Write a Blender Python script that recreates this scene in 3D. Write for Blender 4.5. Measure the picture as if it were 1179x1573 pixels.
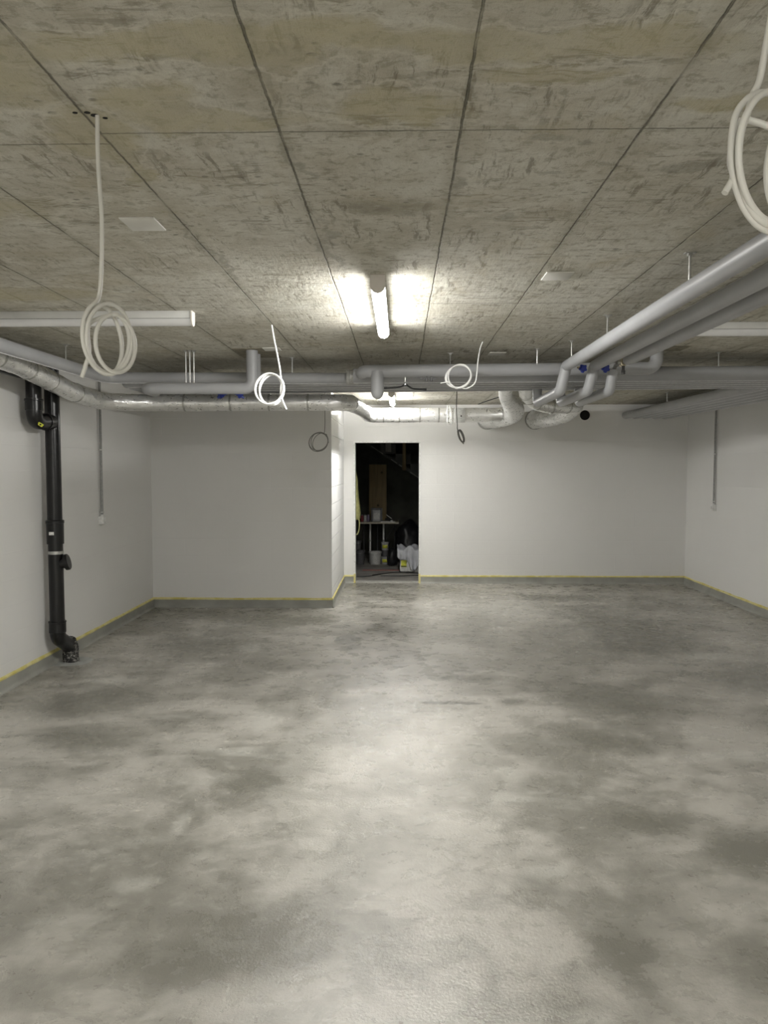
import bpy, bmesh, math, random
from mathutils import Vector, Matrix, noise
random.seed(7)
for o in list(bpy.data.objects): bpy.data.objects.remove(o)
SC = bpy.context.scene
COL = SC.collection

# ---------------------------------------------------------------- camera, world, exposure
CAM_Z = 1.63
PSI, TH = math.radians(-1.2349), math.radians(-3.3195)
fw = Vector((math.sin(PSI)*math.cos(TH), math.cos(PSI)*math.cos(TH), math.sin(TH)))
rt = Vector((math.cos(PSI), -math.sin(PSI), 0)); up = rt.cross(fw)
cd = bpy.data.cameras.new('camera'); cam = bpy.data.objects.new('camera', cd); COL.objects.link(cam)
cd.sensor_fit = 'VERTICAL'; cd.sensor_height = 24.0; cd.lens = 1181.0/1573.0*24.0
cd.clip_start = .02; cd.clip_end = 60
M = Matrix.Identity(4)
for i, c in enumerate((rt, up, -fw)):
    for j in range(3): M[j][i] = c[j]
M[0][3], M[1][3], M[2][3] = 0, 0, CAM_Z
cam.matrix_world = M
SC.camera = cam
w = bpy.data.worlds.new('world'); SC.world = w; w.use_nodes = True
w.node_tree.nodes['Background'].inputs[0].default_value = (.5, .52, .5, 1)
w.node_tree.nodes['Background'].inputs[1].default_value = 0.0
SC.view_settings.view_transform = 'Standard'; SC.view_settings.look = 'None'
SC.view_settings.gamma = 1; SC.view_settings.use_curve_mapping = False
SC.view_settings.exposure = 0.95
LAMP_STRENGTH = 105.0

XL, XR, YB, YA, XA, YR, H = -2.885, 3.97, 10.77, 8.85, -.795, -3.6, 2.5   # room: left, right, back, alcove wall, alcove side, rear, ceiling
DX0, DX1, DZ = -.635, .257, 1.975                                        # door opening

# ---------------------------------------------------------------- material helpers
class NT:
    def __init__(s, name):
        s.m = bpy.data.materials.new(name); s.m.use_nodes = True
        s.t = s.m.node_tree; s.n = s.t.nodes; s.b = s.n['Principled BSDF']
    def new(s, typ, **kw):
        n = s.n.new(typ)
        for k, v in kw.items(): setattr(n, k, v)
        return n
    def put(s, sock, v):
        if isinstance(v, bpy.types.NodeSocket): s.t.links.new(v, sock)
        elif v is not None:
            if isinstance(v, (tuple, list)) and len(v) == 3 and sock.type == 'RGBA': v = (*v, 1)
            sock.default_value = v
    def math(s, op, a, b=None, c=None, clamp=False):
        n = s.new('ShaderNodeMath', operation=op, use_clamp=clamp)
        for i, v in enumerate((a, b, c)):
            if v is not None: s.put(n.inputs[i], v)
        return n.outputs[0]
    def vmath(s, op, a, b=None, scale=None):
        n = s.new('ShaderNodeVectorMath', operation=op)
        s.put(n.inputs[0], a)
        if b is not None: s.put(n.inputs[1], b)
        if scale is not None: s.put(n.inputs['Scale'], scale)
        return n.outputs['Value'] if op in ('LENGTH', 'DISTANCE', 'DOT_PRODUCT') else n.outputs[0]
    def pos(s):
        return s.new('ShaderNodeNewGeometry').outputs['Position']
    def sep(s, v):
        n = s.new('ShaderNodeSeparateXYZ'); s.put(n.inputs[0], v); return n.outputs
    def comb(s, x, y, z):
        n = s.new('ShaderNodeCombineXYZ')
        for i, v in enumerate((x, y, z)): s.put(n.inputs[i], v)
        return n.outputs[0]
    def noise(s, vec, scale, detail=4, rough=.55, dist=0, color=False):
        n = s.new('ShaderNodeTexNoise'); s.put(n.inputs['Vector'], vec)
        n.inputs['Scale'].default_value = scale; n.inputs['Detail'].default_value = detail
        n.inputs['Roughness'].default_value = rough; n.inputs['Distortion'].default_value = dist
        return n.outputs['Color' if color else 'Fac']
    def ramp(s, v, a, b, lo=0, hi=1, smooth=True):
        n = s.new('ShaderNodeMapRange'); n.interpolation_type = 'SMOOTHSTEP' if smooth else 'LINEAR'
        s.put(n.inputs[0], v)
        for i, x in enumerate((a, b, lo, hi)): s.put(n.inputs[i+1], x)
        return n.outputs[0]
    def mix(s, f, a, b, mode='MIX'):
        n = s.new('ShaderNodeMix', data_type='RGBA', blend_type=mode)
        s.put(n.inputs[0], f); s.put(n.inputs[6], a); s.put(n.inputs[7], b)
        return n.outputs[2]
    def bump(s, h, strength=.3, dist=.01, normal=None):
        n = s.new('ShaderNodeBump'); s.put(n.inputs['Height'], h)
        n.inputs['Strength'].default_value = strength; n.inputs['Distance'].default_value = dist
        if normal is not None: s.put(n.inputs['Normal'], normal)
        return n.outputs[0]
    def out(s, color=None, rough=None, metal=None, normal=None):
        s.put(s.b.inputs['Base Color'], color); s.put(s.b.inputs['Roughness'], rough)
        s.put(s.b.inputs['Metallic'], metal)
        if normal is not None: s.put(s.b.inputs['Normal'], normal)
        return s.m

def simple(name, col, rough=.5, metal=0, nscale=40, amt=.12, bump=0, bscale=80):
    t = NT(name); p = t.new('ShaderNodeTexCoord').outputs['Object']
    f = t.noise(p, nscale, 3)
    c = t.mix(t.ramp(f, .3, .7), tuple(x*(1-amt) for x in col), tuple(min(1, x*(1+amt)) for x in col))
    nr = t.bump(t.noise(p, bscale, 4), bump, .004) if bump else None
    return t.out(c, rough, metal, nr)

def blob(t, vec, cx, cy, rx, ry, soft=.35):
    d = t.vmath('SUBTRACT', vec, (cx, cy, 0))
    d = t.vmath('MULTIPLY', d, (1/rx, 1/ry, 0))
    return t.ramp(t.vmath('LENGTH', d), 1.0, 1.0-soft)

def m_ceiling():
    t = NT('board_formed_concrete'); P = t.pos(); x, y, z = t.sep(P)
    wob = t.noise(P, 2.2, 3); wob = t.math('MULTIPLY', t.math('SUBTRACT', wob, .5), .012)
    fine = t.noise(P, 60, 3)
    fw_ = t.math('MULTIPLY', t.math('SUBTRACT', t.noise(P, 22, 4, .7), .5), .010)
    def seam(coord, off, period, wd):
        c = t.math('ADD', coord, wob); c = t.math('ADD', c, fw_)
        u = t.math('DIVIDE', t.math('SUBTRACT', c, off), period)
        f = t.math('SUBTRACT', u, t.math('ROUND', u))
        d = t.math('MULTIPLY', t.math('ABSOLUTE', f), period)
        return t.ramp(d, wd, wd*.25), t.ramp(d, .05, 0)
    sx, sx_w = seam(x, -.3135, .4675, .0042)
    left = t.math('LESS_THAN', x, -.785)
    sy, sy_w = seam(t.math('SUBTRACT', y, t.math('MULTIPLY', left, .065)), 2.045, 2.11, .0035)
    brk = t.ramp(t.noise(t.vmath('MULTIPLY', P, (1, 1, 1)), 3.2, 3), .34, .52)
    seamm = t.math('MAXIMUM', t.math('MULTIPLY', sx, t.ramp(brk, 0, 1, .25, 1)), t.math('MULTIPLY', sy, .85))
    # boards: long streaks in y, short drag marks in x
    warp = t.vmath('ADD', P, t.vmath('SCALE', t.vmath('SUBTRACT', t.noise(P, 2.5, 4, .6, 0, True), (.5, .5, .5)), None, .08))
    st1 = t.noise(t.vmath('MULTIPLY', warp, (38, 4.5, 1)), 1, 6, .72)
    st2 = t.noise(t.vmath('MULTIPLY', warp, (7, 30, 1)), 1, 6, .72, .6)
    big = t.noise(P, 1.3, 4, .6, .4); mid = t.noise(P, 5, 8, .72, .6); mot = t.noise(P, 22, 8, .75, .3)
    grit = t.noise(P, 110, 4, .7)
    sy1 = t.math('MULTIPLY', t.ramp(st1, .47, .38), t.ramp(t.noise(P, 3.3, 3), .42, .60))
    sx1 = t.math('MULTIPLY', t.ramp(st2, .47, .38), t.ramp(t.noise(P, 2.6, 3), .44, .62))
    base = t.mix(t.ramp(big, .35, .65), (.47, .445, .365), (.57, .555, .485))
    base = t.mix(t.math('MULTIPLY', t.ramp(mid, .46, .60), .6), base, (.64, .63, .56))
    base = t.mix(t.math('MULTIPLY', t.ramp(mid, .46, .36), .6), base, (.40, .37, .29))
    base = t.mix(t.math('MULTIPLY', t.ramp(mot, .49, .39), .65), base, (.29, .265, .20))
    base = t.mix(t.math('MULTIPLY', sy1, .8), base, (.215, .19, .14))
    base = t.mix(t.math('MULTIPLY', sx1, .75), base, (.22, .195, .14))
    base = t.mix(t.math('MULTIPLY', t.ramp(st2, .56, .7), .35), base, (.70, .69, .63))
    base = t.mix(t.math('MULTIPLY', t.ramp(grit, .48, .3), .35), base, (.30, .27, .20))
    # pores and knots
    vo = t.new('ShaderNodeTexVoronoi'); t.put(vo.inputs['Vector'], t.vmath('MULTIPLY', P, (1, 1.5, 1))); vo.inputs['Scale'].default_value = 15
    pore = t.math('MULTIPLY', t.ramp(vo.outputs['Distance'], .20, .08), t.ramp(t.noise(P, 3.1, 3), .52, .66))
    base = t.mix(t.math('MULTIPLY', pore, .6), base, (.16, .15, .115))
    # ochre water stains, tide marks with a lighter edge
    D = t.vmath('ADD', P, t.vmath('SCALE', t.vmath('SUBTRACT', t.noise(P, 4.5, 5, .62, 0, True), (.5, .5, .5)), None, .34))
    ochre = None; rim = None
    for (cx, cy, rx, ry) in ((-.35, 1.63, .72, .10), (.30, 1.64, .45, .09), (-.80, 2.06, .12, .22), (-.95, 1.72, .25, .20),
                             (-.48, 1.99, .30, .075), (-.60, 1.90, .12, .12), (-.02, 1.93, .22, .10), (.80, 1.90, .22, .07), (-.78, 2.30, .05, .20),
                             (.33, 1.78, .2, .06), (-1.5, 2.6, .4, .15), (1.5, 2.6, .35, .25), (-1.9, 3.9, .5, .2)):
        b = blob(t, D, cx, cy, rx, ry, .45)
        r_ = t.math('MULTIPLY', blob(t, D, cx, cy, rx*1.08, ry*1.12, .12), t.math('SUBTRACT', 1, blob(t, D, cx, cy, rx, ry, .12)))
        ochre = b if ochre is None else t.math('MAXIMUM', ochre, b)
        rim = r_ if rim is None else t.math('MAXIMUM', rim, r_)
    ochre = t.math('MULTIPLY', ochre, t.ramp(mid, .3, .62, .35, 1))
    base = t.mix(t.math('MULTIPLY', rim, .5), base, (.66, .64, .55))
    base = t.mix(t.math('MULTIPLY', ochre, .62), base, (.44, .395, .235))
    gen = t.math('MULTIPLY', t.ramp(t.noise(P, 1.9, 6, .66, 1.5), .55, .70), .33)
    base = t.mix(gen, base, (.44, .385, .25))
    # spalled rough spots
    sp = None
    for (cx, cy, rx, ry) in ((.50, 2.15, .055, .022), (.36, 2.13, .09, .03), (.43, 2.33, .06, .03), (.38, 2.72, .05, .06), (.60, 2.27, .06, .02),
                             (.18, 2.45, .03, .09), (-.02, 2.62, .2, .12), (-.30, 2.25, .025, .16), (-.28, 3.1, .03, .5), (-.775, 3.3, .02, .8), (.86, 2.28, .14, .03)):
        b = blob(t, D, cx, cy, rx, ry, .6); sp = b if sp is None else t.math('MAXIMUM', sp, b)
    base = t.mix(t.math('MULTIPLY', t.math('MULTIPLY', sp, t.ramp(mot, .35, .6, .2, 1)), .55), base, (.17, .155, .115))
    wash = t.math('MULTIPLY', t.math('MAXIMUM', sx_w, t.math('MULTIPLY', sy_w, .4)), t.ramp(mid, .38, .6))
    base = t.mix(t.math('MULTIPLY', wash, .45), base, (.27, .245, .175))
    base = t.mix(t.math('MULTIPLY', seamm, t.ramp(st2, .3, .6, .45, .9)), base, (.13, .12, .085))
    h = t.math('ADD', t.math('MULTIPLY', seamm, -1.0), t.math('MULTIPLY', st1, .5))
    h = t.math('ADD', h, t.math('MULTIPLY', st2, .5)); h = t.math('ADD', h, t.math('MULTIPLY', mot, .5))
    h = t.math('ADD', h, t.math('MULTIPLY', pore, -.6))
    return t.out(base, .8, 0, t.bump(h, .9, .010))

def m_floor():
    t = NT('power_floated_screed'); P = t.pos()
    D = t.vmath('ADD', P, t.vmath('SCALE', t.vmath('SUBTRACT', t.noise(P, 1.3, 5, .55, 0, True), (.5, .5, .5)), None, .55))
    D2 = t.vmath('ADD', P, t.vmath('SCALE', t.vmath('SUBTRACT', t.noise(P, 3.0, 5, .6, 0, True), (.5, .5, .5)), None, .26))
    big = t.noise(D, .55, 4, .55); mid = t.noise(P, 1.7, 7, .66, .25); sm = t.noise(P, 7, 6, .68, .3)
    grit = t.noise(P, 95, 4, .7); grit2 = t.noise(P, 260, 2, .6)
    lt, dk = (.46, .44, .395), (.235, .225, .193)
    f = t.math('ADD', t.math('MULTIPLY', big, .5), t.math('MULTIPLY', mid, .5))
    c = t.mix(t.ramp(f, .43, .56), dk, lt)
    str_ = t.noise(t.vmath('MULTIPLY', P, (1.0, 2.4, 1)), 1.3, 8, .68, .2)
    c = t.mix(t.math('MULTIPLY', t.ramp(str_, .50, .38), .6), c, (.22, .212, .18))
    c = t.mix(t.math('MULTIPLY', t.ramp(str_, .54, .68), .35), c, (.55, .54, .49))
    c = t.mix(t.math('MULTIPLY', t.ramp(sm, .52, .68), .35), c, (.54, .525, .475))
    def many(lst, V, soft):
        m = None
        for e in lst:
            b = blob(t, V, *e, soft); m = b if m is None else t.math('MAXIMUM', m, b)
        return m
    dark = many(((2.2, 7.6, .95, 1.5), (2.9, 5.9, .9, .7), (1.5, 5.35, .65, .45), (1.2, 4.55, .32, .30), (-1.7, 6.9, .8, .55), (-2.2, 5.2, .6, .5), (-1.85, 4.5, .5, .35),
                 (1.15, 3.50, .28, .16), (.75, 2.55, .22, .28), (.45, 5.9, .5, .16), (.25, 5.25, .22, .07), (.78, 5.33, .16, .12),
                 (-1.2, 8.1, .9, .4), (2.0, 9.6, .9, .4), (-.55, 2.5, .5, .3), (3.2, 4.5, .6, .6), (-.75, 3.9, .3, .16), (1.5, 3.2, .3, .25)), D2, .75)
    c = t.mix(t.math('MULTIPLY', dark, .8), c, (.175, .168, .138))
    light = many(((.58, 4.02, .10, .22), (.55, 3.72, .16, .10), (.60, 3.02, .13, .09), (-1.0, 3.42, .06, .17), (-1.02, 2.9, .13, .10), (-.95, 4.3, .20, .09),
                  (-1.35, 6.85, .20, .28), (-2.2, 5.75, .25, .16), (2.7, 6.6, .5, .20), (1.15, 8.8, .75, .9), (2.0, 4.3, .5, .12), (-.9, 4.9, .18, .4),
                  (.55, 2.2, .15, .08)), D2, .8)
    c = t.mix(t.math('MULTIPLY', light, .38), c, (.62, .61, .555))
    D3 = t.vmath('ADD', P, t.vmath('SCALE', t.vmath('SUBTRACT', t.noise(P, 2.2, 5, .6, 0, True), (.5, .5, .5)), None, .55))
    for (cx, cy, rx, ry) in ((.98, 7.9, 1.02, 2.1), (-.05, 4.2, .62, 1.35)):
        inn = blob(t, D3, cx, cy, rx, ry, .03); core = blob(t, D3, cx, cy, rx*.98, ry*.98, .03)
        c = t.mix(t.math('MULTIPLY', inn, .20), c, (.57, .555, .50))
        line = t.math('MULTIPLY', t.math('MULTIPLY', inn, t.math('SUBTRACT', 1, core)), t.ramp(t.noise(P, 1.1, 3), .42, .56, .0, .38))
        c = t.mix(line, c, (.16, .155, .13))
    puddle = many(((-.62, 7.80, .11, .10), (-.50, 7.20, .10, .22), (-.43, 6.85, .07, .14), (.36, 5.25, .2, .05)), D2, .15)
    c = t.mix(t.math('MULTIPLY', puddle, .7), c, (.13, .125, .105))
    # drying edges
    e = t.noise(D, .45, 2, .5); edge = t.ramp(t.math('ABSOLUTE', t.math('SUBTRACT', e, .5)), .006, .0)
    c = t.mix(t.math('MULTIPLY', edge, t.ramp(big, .45, .6, 0, .3)), c, (.17, .165, .14))
    pit = t.ramp(grit, .38, .27)
    c = t.mix(t.math('MULTIPLY', pit, .55), c, (.13, .125, .11))
    c = t.mix(t.math('MULTIPLY', t.ramp(grit2, .55, .75), .2), c, (.48, .47, .43))
    r = t.ramp(sm, .35, .65, .24, .36); r = t.math('ADD', r, t.math('MULTIPLY', pit, .2))
    r = t.math('SUBTRACT', r, t.math('MULTIPLY', dark, .05))
    h = t.math('ADD', t.math('MULTIPLY', grit, .6), t.math('MULTIPLY', sm, 1.2)); h = t.math('ADD', h, t.math('MULTIPLY', mid, 2.0))
    t.b.inputs['Specular IOR Level'].default_value = .9
    return t.out(c, r, 0, t.bump(h, .5, .006))

def m_wall(name, axis, joint=.3, col=(.78, .775, .755), depth=.25):
    t = NT(name); P = t.pos(); x, y, z = t.sep(P)
    v = t.comb(y if axis == 'x' else x, z, 0)
    br = t.new('ShaderNodeTexBrick'); t.put(br.inputs['Vector'], v)
    br.inputs['Scale'].default_value = 1; br.inputs['Brick Width'].default_value = .5; br.inputs['Row Height'].default_value = .2
    br.inputs['Mortar Size'].default_value = .006; br.inputs['Mortar Smooth'].default_value = .6; br.inputs['Bias'].default_value = 0
    f = br.outputs['Fac']
    n1 = t.noise(P, .9, 4, .5); n2 = t.noise(P, 45, 4, .6); n3 = t.noise(P, 6, 4, .6)
    c = t.mix(t.ramp(n1, .3, .7), tuple(a*.96 for a in col), col)
    c = t.mix(t.math('MULTIPLY', t.ramp(n3, .62, .8), .12), c, (.68, .67, .64))
    h = t.math('ADD', t.math('MULTIPLY', f, -joint*3), t.math('MULTIPLY', n2, .35)); h = t.math('ADD', h, t.math('MULTIPLY', n3, .5))
    return t.out(c, .62, 0, t.bump(h, depth, .006))

def m_foil():
    t = NT('crinkled_aluminium_foil'); p = t.new('ShaderNodeTexCoord').outputs['Object']
    a = t.noise(p, 9, 4, .6, 1.2); b = t.noise(p, 30, 3, .6, .6)
    rg = t.math('ABSOLUTE', t.math('SUBTRACT', t.noise(p, 9, 2, .5, .4), .5))
    h = t.math('ADD', t.math('MULTIPLY', a, .6), t.math('MULTIPLY', b, .15)); h = t.math('ADD', h, t.math('MULTIPLY', rg, -.9))
    c = t.mix(t.ramp(a, .35, .65), (.82, .82, .81), (.92, .92, .91))
    return t.out(c, t.ramp(b, .3, .7, .26, .42), .72, t.bump(h, .5, .008))

def m_jacket():
    t = NT('grey_pipe_jacket'); p = t.new('ShaderNodeTexCoord').outputs['Object']
    n = t.noise(p, 3.5, 3); f = t.noise(p, 60, 2)
    c = t.mix(t.ramp(n, .3, .7), (.345, .35, .36), (.39, .395, .405))
    return t.out(c, .42, 0, t.bump(t.math('ADD', n, t.math('MULTIPLY', f, .06)), .12, .01))

def m_timber(name, col, dark):
    t = NT(name); p = t.new('ShaderNodeTexCoord').outputs['Object']
    g = t.noise(t.vmath('MULTIPLY', p, (30, 30, 1.5)), 1, 4, .6, .8)
    c = t.mix(t.ramp(g, .3, .7), dark, col)
    vo = t.new('ShaderNodeTexVoronoi'); t.put(vo.inputs['Vector'], p); vo.inputs['Scale'].default_value = 4.2
    c = t.mix(t.ramp(vo.outputs['Distance'], .13, .06), c, tuple(a*.45 for a in dark))
    return t.out(c, .6, 0, t.bump(g, .15, .003))

def m_emit(name, s):
    t = NT(name); t.out((.9, .9, .9), .4, 0)
    t.put(t.b.inputs['Emission Color'], (1.0, .985, .95))
    # the LED board inside faces down, so the flanks of the opal cover give off less than its underside
    nz = t.sep(t.new('ShaderNodeNewGeometry').outputs['Normal'])[2]
    t.put(t.b.inputs['Emission Strength'], t.ramp(nz, 0.0, -.75, s*.03, s*1.25))
    return t.m

def m_foam():
    t = NT('splattered_black_plastic'); p = t.new('ShaderNodeTexCoord').outputs['Object']
    n = t.noise(t.vmath('MULTIPLY', p, (1, 1, 2.2)), 42, 4, .6, .8)
    c = t.mix(t.ramp(n, .50, .60), (.012, .012, .012), (.33, .32, .29))
    return t.out(c, .6, 0, t.bump(n, .8, .01))

def m_tape():
    t = NT('yellow_masking_tape'); P = t.pos(); n = t.noise(P, 9, 4)
    return t.out(t.mix(t.ramp(n, .35, .65), (.62, .54, .16), (.74, .68, .34)), .6, 0)

def m_base():
    t = NT('grey_floor_upstand'); P = t.pos(); n = t.noise(P, 5, 4); g = t.noise(P, 90, 3)
    return t.out(t.mix(t.ramp(n, .3, .7), (.27, .27, .24), (.35, .35, .315)), .5, 0, t.bump(g, .2, .003))

MAT = dict(
    ceiling=m_ceiling(), floor=m_floor(), wx=m_wall('white_block_wall_side', 'x', .12), wy=m_wall('white_block_wall_end', 'y', .12),
    wblock=m_wall('white_block_wall_alcove', 'x', 1.0, (.80, .80, .79), .8), foil=m_foil(), jacket=m_jacket(),
    black=simple('black_pipe_plastic', (.004, .004, .0045), .28, 0, 12, .2), foam=m_foam(), tape=m_tape(), base=m_base(),
    white=simple('white_painted_steel', (.78, .78, .76), .35), cable=simple('ivory_cable_sheath', (.66, .65, .60), .45, 0, 8, .05),
    cablew=simple('white_cable_sheath', (.80, .80, .78), .4, 0, 8, .04), cableg=simple('grey_cable_sheath', (.20, .195, .18), .5, 0, 8, .1),
    body=simple('lamp_housing_plastic', (.62, .62, .60), .4, 0, 8, .04), diff_off=simple('lamp_diffuser_unlit', (.72, .72, .72), .25, 0, 8, .03),
    cap=simple('lamp_end_cap_plastic', (.70, .66, .61), .4, 0, 8, .03), lit=m_emit('lamp_diffuser_lit', LAMP_STRENGTH), lit_far=m_emit('lamp_diffuser_lit_older', LAMP_STRENGTH*1.0), lit_rear=m_emit('lamp_diffuser_lit_rear', LAMP_STRENGTH*2.5),
    steel=simple('galvanised_steel', (.52, .52, .50), .35, .9), darksteel=simple('dark_bolt_steel', (.10, .10, .10), .45, .6),
    blue=simple('blue_valve_plastic', (.012, .03, .26), .35), brass=simple('nickel_brass_fitting', (.52, .47, .36), .25, .95),
    seam=simple('pale_painted_rim_light', (.60, .60, .61), .35), conduit=simple('grey_conduit_plastic', (.30, .30, .29), .45), box=simple('white_socket_plastic', (.74, .74, .72), .4),
    label_y=simple('yellow_label_paper', (.70, .72, .08), .5), label_w=simple('white_label_paper', (.75, .75, .72), .5),
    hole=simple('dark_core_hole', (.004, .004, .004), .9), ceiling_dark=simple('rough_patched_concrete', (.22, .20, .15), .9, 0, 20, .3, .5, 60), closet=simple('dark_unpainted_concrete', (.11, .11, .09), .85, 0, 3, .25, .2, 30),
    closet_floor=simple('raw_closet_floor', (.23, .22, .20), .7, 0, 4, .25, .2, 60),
    pine=m_timber('pine_board', (.30, .225, .105), (.20, .145, .065)), ply=m_timber('worn_table_board', (.45, .42, .33), (.34, .31, .24)),
    bucket=simple('grey_white_bucket_plastic', (.55, .55, .53), .45), bdark=simple('dark_tub_plastic', (.10, .10, .105), .4),
    bag=simple('black_vinyl_sack', (.012, .012, .014), .4, 0, 10, .2, .5, 14), cloth=simple('pale_grey_sheet', (.50, .51, .54), .8, 0, 10, .1, .4, 30),
    red=simple('dark_red_can', (.20, .03, .04), .4), violet=simple('dull_violet_can', (.16, .13, .20), .4),
    yellow=simple('pale_yellow_jacket_fabric', (.62, .60, .26), .7, 0, 20, .12, .4, 40), redstrip=simple('faded_red_strip', (.34, .13, .11), .7),
    rubber=simple('black_rubber', (.01, .01, .01), .5), tub=simple('tub_grey_plastic', (.40, .40, .40), .45), stair=simple('grey_stair_concrete', (.15, .15, .14), .8, 0, 4, .2, .2, 40),
    edge=simple('pale_stair_edge', (.42, .41, .38), .7), sealant=simple('grey_sealant', (.36, .37, .35), .6, 0, 14, .15, .3, 40),
    plate=simple('ceiling_plate_white', (.66, .65, .60), .5, 0, 6, .03), sheet=simple('brushed_collar_plate', (.42, .42, .40), .4, .3))

# ---------------------------------------------------------------- mesh helpers
def link(name, me, mat=None, parent=None, smooth=False, ang=None):
    o = bpy.data.objects.new(name, me); COL.objects.link(o)
    if mat is not None: me.materials.append(mat)
    if smooth:
        for p in me.polygons: p.use_smooth = True
        if ang is not None:
            bm = bmesh.new(); bm.from_mesh(me)
            for e in bm.edges:
                if len(e.link_faces) == 2 and e.calc_face_angle(0) > ang: e.smooth = False
            bm.to_mesh(me); bm.free()
    if parent is not None: o.parent = parent
    return o
def fin(bm, name, mat=None, parent=None, smooth=False, ang=.7):
    bmesh.ops.recalc_face_normals(bm, faces=bm.faces)
    me = bpy.data.meshes.new(name); bm.to_mesh(me); bm.free()
    return link(name, me, mat, parent, smooth, ang)
def bx(bm, x0, x1, y0, y1, z0, z1, bev=0):
    vs = [bm.verts.new((x, y, z)) for x in (x0, x1) for y in (y0, y1) for z in (z0, z1)]
    fs = [(0, 1, 3, 2), (4, 6, 7, 5), (0, 4, 5, 1), (2, 3, 7, 6), (0, 2, 6, 4), (1, 5, 7, 3)]
    F = [bm.faces.new([vs[i] for i in f]) for f in fs]
    if bev:
        es = {e for f in F for e in f.edges}
        bmesh.ops.bevel(bm, geom=list(es), offset=bev, segments=2, affect='EDGES', profile=.5)
def box(name, b, mat, parent=None, bev=0):
    bm = bmesh.new(); bx(bm, *b, bev=bev); return fin(bm, name, mat, parent, bool(bev), .6)
def fillet(pts, r, seg=10):
    pts = [Vector(p) for p in pts]; rs = r if isinstance(r, (list, tuple)) else [r]*len(pts)
    out = [pts[0]]
    for i in range(1, len(pts)-1):
        a, b, c = pts[i-1], pts[i], pts[i+1]
        u, v = (a-b), (c-b); lu, lv = u.length, v.length; u.normalize(); v.normalize()
        ang = u.angle(v)
        if ang > math.pi-.02 or rs[i] <= 0: out.append(b); continue
        t = min(rs[i]/math.tan(ang/2), lu*.49, lv*.49); rr = t*math.tan(ang/2)
        bis = (u+v).normalized(); cen = b+bis*(rr/math.sin(ang/2))
        s = b+u*t-cen; e = b+v*t-cen; tot = s.angle(e); ax = s.cross(e).normalized()
        for k in range(seg+1): out.append(cen+Matrix.Rotation(tot*k/seg, 3, ax) @ s)
    out.append(pts[-1]); return out
def catmull(pts, n=8):
    P = [Vector(p) for p in pts]; P = [2*P[0]-P[1]]+P+[2*P[-1]-P[-2]]; out = []
    for i in range(1, len(P)-2):
        for k in range(n):
            t = k/n; a, b, c, d = P[i-1:i+3]
            out.append(.5*((2*b)+(-a+c)*t+(2*a-5*b+4*c-d)*t*t+(-a+3*b-3*c+d)*t**3))
    out.append(P[-2]); return out
def resample(pts, step):
    out = [pts[0]]; carry = 0
    for a, b in zip(pts, pts[1:]):
        L = (b-a).length; n = max(1, int(round(L/step)))
        for k in range(1, n+1): out.append(a.lerp(b, k/n))
    return out
def sweep(bm, pts, rad, seg=24, cap=True, rfun=None, rnd_end=0):
    """tube along points; rad number or f(s); rfun(s, theta, i) extra radius factor"""
    n = len(pts); tang = []
    for i in range(n):
        a = pts[max(0, i-1)]; b = pts[min(n-1, i+1)]; tang.append((b-a).normalized())
    nrm = tang[0].orthogonal().normalized(); rings = []; s = 0
    total = sum((pts[i+1]-pts[i]).length for i in range(n-1))
    for i in range(n):
        if i: s += (pts[i]-pts[i-1]).length
        nrm = (nrm-tang[i]*nrm.dot(tang[i])).normalized(); bi = tang[i].cross(nrm)
        r = rad(s) if callable(rad) else rad
        ring = []
        for k in range(seg):
            th = 2*math.pi*k/seg; rr = r*(rfun(s, th, i) if rfun else 1)
            ring.append(bm.verts.new(pts[i]+nrm*math.cos(th)*rr+bi*math.sin(th)*rr))
        rings.append(ring)
    for A, B in zip(rings, rings[1:]):
        for k in range(seg): bm.faces.new((A[k], A[(k+1) % seg], B[(k+1) % seg], B[k]))
    if cap:
        bm.faces.new(rings[0][::-1]); bm.faces.new(rings[-1])
    return rings
def tube(name, pts, r, mat, parent=None, seg=24, cap=True, rfun=None, ang=.7):
    bm = bmesh.new(); sweep(bm, [Vector(p) for p in pts], r, seg, cap, rfun); return fin(bm, name, mat, parent, True, ang)
def lathe(name, prof, mat, loc=(0, 0, 0), axis=(0, 0, 1), parent=None, seg=32, ang=.6):
    bm = bmesh.new(); q = Vector((0, 0, 1)).rotation_difference(Vector(axis)); L = Vector(loc); rings = []
    for r, z in prof:
        if r < 1e-6: rings.append([bm.verts.new(L+q @ Vector((0, 0, z)))])
        else: rings.append([bm.verts.new(L+q @ Vector((r*math.cos(2*math.pi*k/seg), r*math.sin(2*math.pi*k/seg), z))) for k in range(seg)])
    for A, B in zip(rings, rings[1:]):
        for k in range(seg):
            a, b = A[k % len(A)], A[(k+1) % len(A)]; c, d = B[(k+1) % len(B)], B[k % len(B)]
            vs = []
            for v in (a, b, c, d):
                if v not in vs: vs.append(v)
            if len(vs) > 2: bm.faces.new(vs)
    return fin(bm, name, mat, parent, True, ang)
def thing(name, label, cat, group=None, loc=(0, 0, 0)):
    o = bpy.data.objects.new(name, None); COL.objects.link(o); o.location = loc; o.empty_display_size = .1
    return tag(o, label, cat, group)
def tag(o, label, cat, group=None):
    o['label'] = label; o['category'] = cat
    if group: o['group'] = group
    return o
def struct(o): o['kind'] = 'structure'; return o
def rebase(root, loc):
    """move the empty to loc, keep the children where they are"""
    root.location = loc
    for c in root.children: c.location = Vector(c.location)-Vector(loc)

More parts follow.
